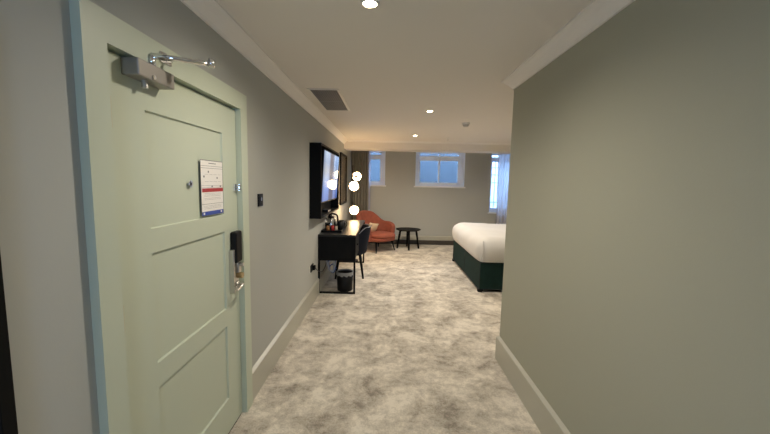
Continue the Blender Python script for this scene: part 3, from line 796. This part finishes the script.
r = thing('sheer_curtain', 'white sheer voile curtain hanging over the window by the bed', 'curtain', (2.95, 8.46, 0))
obj('voile', drape(2.735, 3.42, .04, 2.38, 8.46, .016, 8, 5, rag=.06), M['sheer'], r, smooth=True)
obj('curtain_track', box(B(), (2.55, 8.445, 2.385), (3.5, 8.475, 2.41)), M['white'], r)

# ------------------------------------------------------------------ bed
bx0, bx1, by0, by1 = 1.378, 3.42, 4.80, 6.78
r = thing('bed', 'large bed with white duvet on a dark green velvet divan base', 'bed', (2.4, 5.83, 0))
ym = (by0+by1)/2 - .02
for y0, y1 in ((by0, ym-.006), (ym+.006, by1)):
    d = obj('divan_base', box(B(), (bx0, y0, .035), (bx1, y1, .452)), M['green'], r, bevel=.012, segs=3)
    k = B()
    for z in (.045, .444):
        tube(k, [(bx0-.001, y0+.006, z), (bx0-.001, y1-.006, z)], .006, 8)
        if y0 == by0: tube(k, [(bx0+.006, y0-.001, z), (bx1, y0-.001, z)], .006, 8)
    for yy in (y0+.004, y1-.004): tube(k, [(bx0+.002, yy, .04), (bx0+.002, yy, .447)], .005, 8)
    obj('piping', k, mat('black_piping', (.006, .010, .010), .6), d, smooth=True)
    for xx in (bx0+.06, bx1-.06):
        for yy in (y0+.06, y1-.06):
            obj('foot', lathe(B(), [(0, 0), (.022, 0), (.026, .036), (0, .036)], (xx, yy, 0), 16), M['black'], d)
    for xx, yy in ((bx0+.02, y0+.025 if y0 == by0 else y1-.025),):
        obj('foot', box(B(), (xx-.035, yy-.035, 0), (xx+.03, yy+.035, .05)), M['black'], d, bevel=.01)
obj('mattress', box(B(), (bx0+.02, by0+.02, .453), (bx1, by1-.02, .70)), M['linen'], r, bevel=.04, segs=4)
# duvet: soft rounded slab pulled down over the mattress edges
b = B(); nx, ny = 44, 44
X0, X1, Yn, Yf, ZB, ZT, R = bx0-.025, bx1-.02, by0-.03, by1+.03, .450, .808, .16
def duvet_pt(s, t):
    # s,t in [-1,1]: unroll over the top and down the sides
    def axis(q, lo, hi):
        half = (hi-lo)/2; drop = ZT-ZB; L = half - R + R*PI/2 + (drop-R)
        d = abs(q)*L; sg = 1 if q >= 0 else -1
        if d <= half-R: return (lo+hi)/2 + sg*d, 0.0, 0.0
        d -= half-R
        if d <= R*PI/2: a = d/R; return (lo+hi)/2 + sg*(half-R+R*math.sin(a)), R*(1-math.cos(a)), a
        return (lo+hi)/2 + sg*half, R + d-R*PI/2, PI/2
    x, dx_, _ = axis(s, X0, X1); y, dy_, _ = axis(t, Yn, Yf)
    z = ZT - math.hypot(dx_, dy_) if math.hypot(dx_, dy_) < (ZT-ZB) else ZB
    # belly out at the sides, soften the corners
    if dx_ > 0 and dy_ > 0:
        k = min(1, min(dx_, dy_)/R); cxm, cym = (X0+X1)/2, (Yn+Yf)/2
        x -= (1 if x > cxm else -1)*.055*k; y -= (1 if y > cym else -1)*.055*k
    f = noise.noise(Vector((x*2.2, y*2.2, z*2.2+4)))*.018 + noise.noise(Vector((x*6, y*5, z*6)))*.007
    side = max(dx_, dy_)/(ZT-ZB)
    z += f*(1-side*.6)
    bulge = .03*math.sin(PI*min(1, side))
    if dx_ >= dy_ and dx_ > 0: x += (1 if x > (X0+X1)/2 else -1)*(bulge+f*.6)
    elif dy_ > 0: y += (1 if y > (Yn+Yf)/2 else -1)*(bulge+f*.6)
    return (x, y, z)
g = [[b.verts.new(duvet_pt(-1+2*i/nx, -1+2*j/ny)) for j in range(ny+1)] for i in range(nx+1)]
for i in range(nx):
    for j in range(ny): b.faces.new((g[i][j], g[i+1][j], g[i+1][j+1], g[i][j+1]))
dv = obj('duvet', b, M['linen'], r, smooth=True, solid=.022, subsurf=1, offset=-1)
# tucked corner fold at the near foot corner
b = B(); tube(b, spline([(X0+.055, Yn+.03, .765), (X0+.035, Yn-.012, .69), (X0+.04, Yn-.03, .60), (X0+.035, Yn-.01, .535)]), [.006]*25 if False else .011, 10)
obj('corner_fold', b, M['linen'], dv, smooth=True)

# ------------------------------------------------------------------ daylight
w = bpy.data.worlds.new('sky'); sc.world = w; w.use_nodes = True
bg = w.node_tree.nodes['Background']; bg.inputs['Color'].default_value = (.38, .61, 1.0, 1); bg.inputs['Strength'].default_value = 11.0
def portal(x0, x1, z0, z1, y, ry):
    ld = bpy.data.lights.new('window_portal', 'AREA'); ld.shape = 'RECTANGLE'; ld.size = x1-x0; ld.size_y = z1-z0
    ld.cycles.is_portal = True
    o = bpy.data.objects.new('window_portal', ld); COL.objects.link(o); o.location = ((x0+x1)/2, y, (z0+z1)/2)
    o.rotation_euler = (ry, 0, 0)
for q in WIN: portal(*q, YF+WD+.08, -PI/2)
portal(WX0, WX1, WZ0, WZ1, YB-T-.02, PI/2)

# ------------------------------------------------------------------ camera
f, pitch, yaw, roll = 334.3, .1032, -.0059, .0211
cp, sp_ = math.cos(pitch), math.sin(pitch); cyy, syy = math.cos(yaw), math.sin(yaw); cr, sr = math.cos(roll), math.sin(roll)
fw = Vector((syy*cp, cyy*cp, -sp_)); rt = Vector((cyy, -syy, 0)); up = rt.cross(fw)
R_, U_ = rt*cr + up*sr, -rt*sr + up*cr
cam = bpy.data.cameras.new('camera'); co = bpy.data.objects.new('camera', cam); COL.objects.link(co)
cam.sensor_width = 36; cam.sensor_fit = 'HORIZONTAL'; cam.lens = f/770*36; cam.clip_start = .02
mw = Matrix((R_, U_, -fw)).transposed().to_4x4(); mw.translation = (0, 0, CAM_Z); co.matrix_world = mw
sc.camera = co

sc.view_settings.view_transform = 'Standard'; sc.view_settings.look = 'None'
sc.view_settings.gamma = 1.0; sc.view_settings.use_curve_mapping = False
sc.view_settings.exposure = 0.75
sc.cycles.use_denoising = True
sc.cycles.max_bounces = 12; sc.cycles.diffuse_bounces = 6; sc.cycles.transparent_max_bounces = 16
sc.cycles.sample_clamp_indirect = 6.0
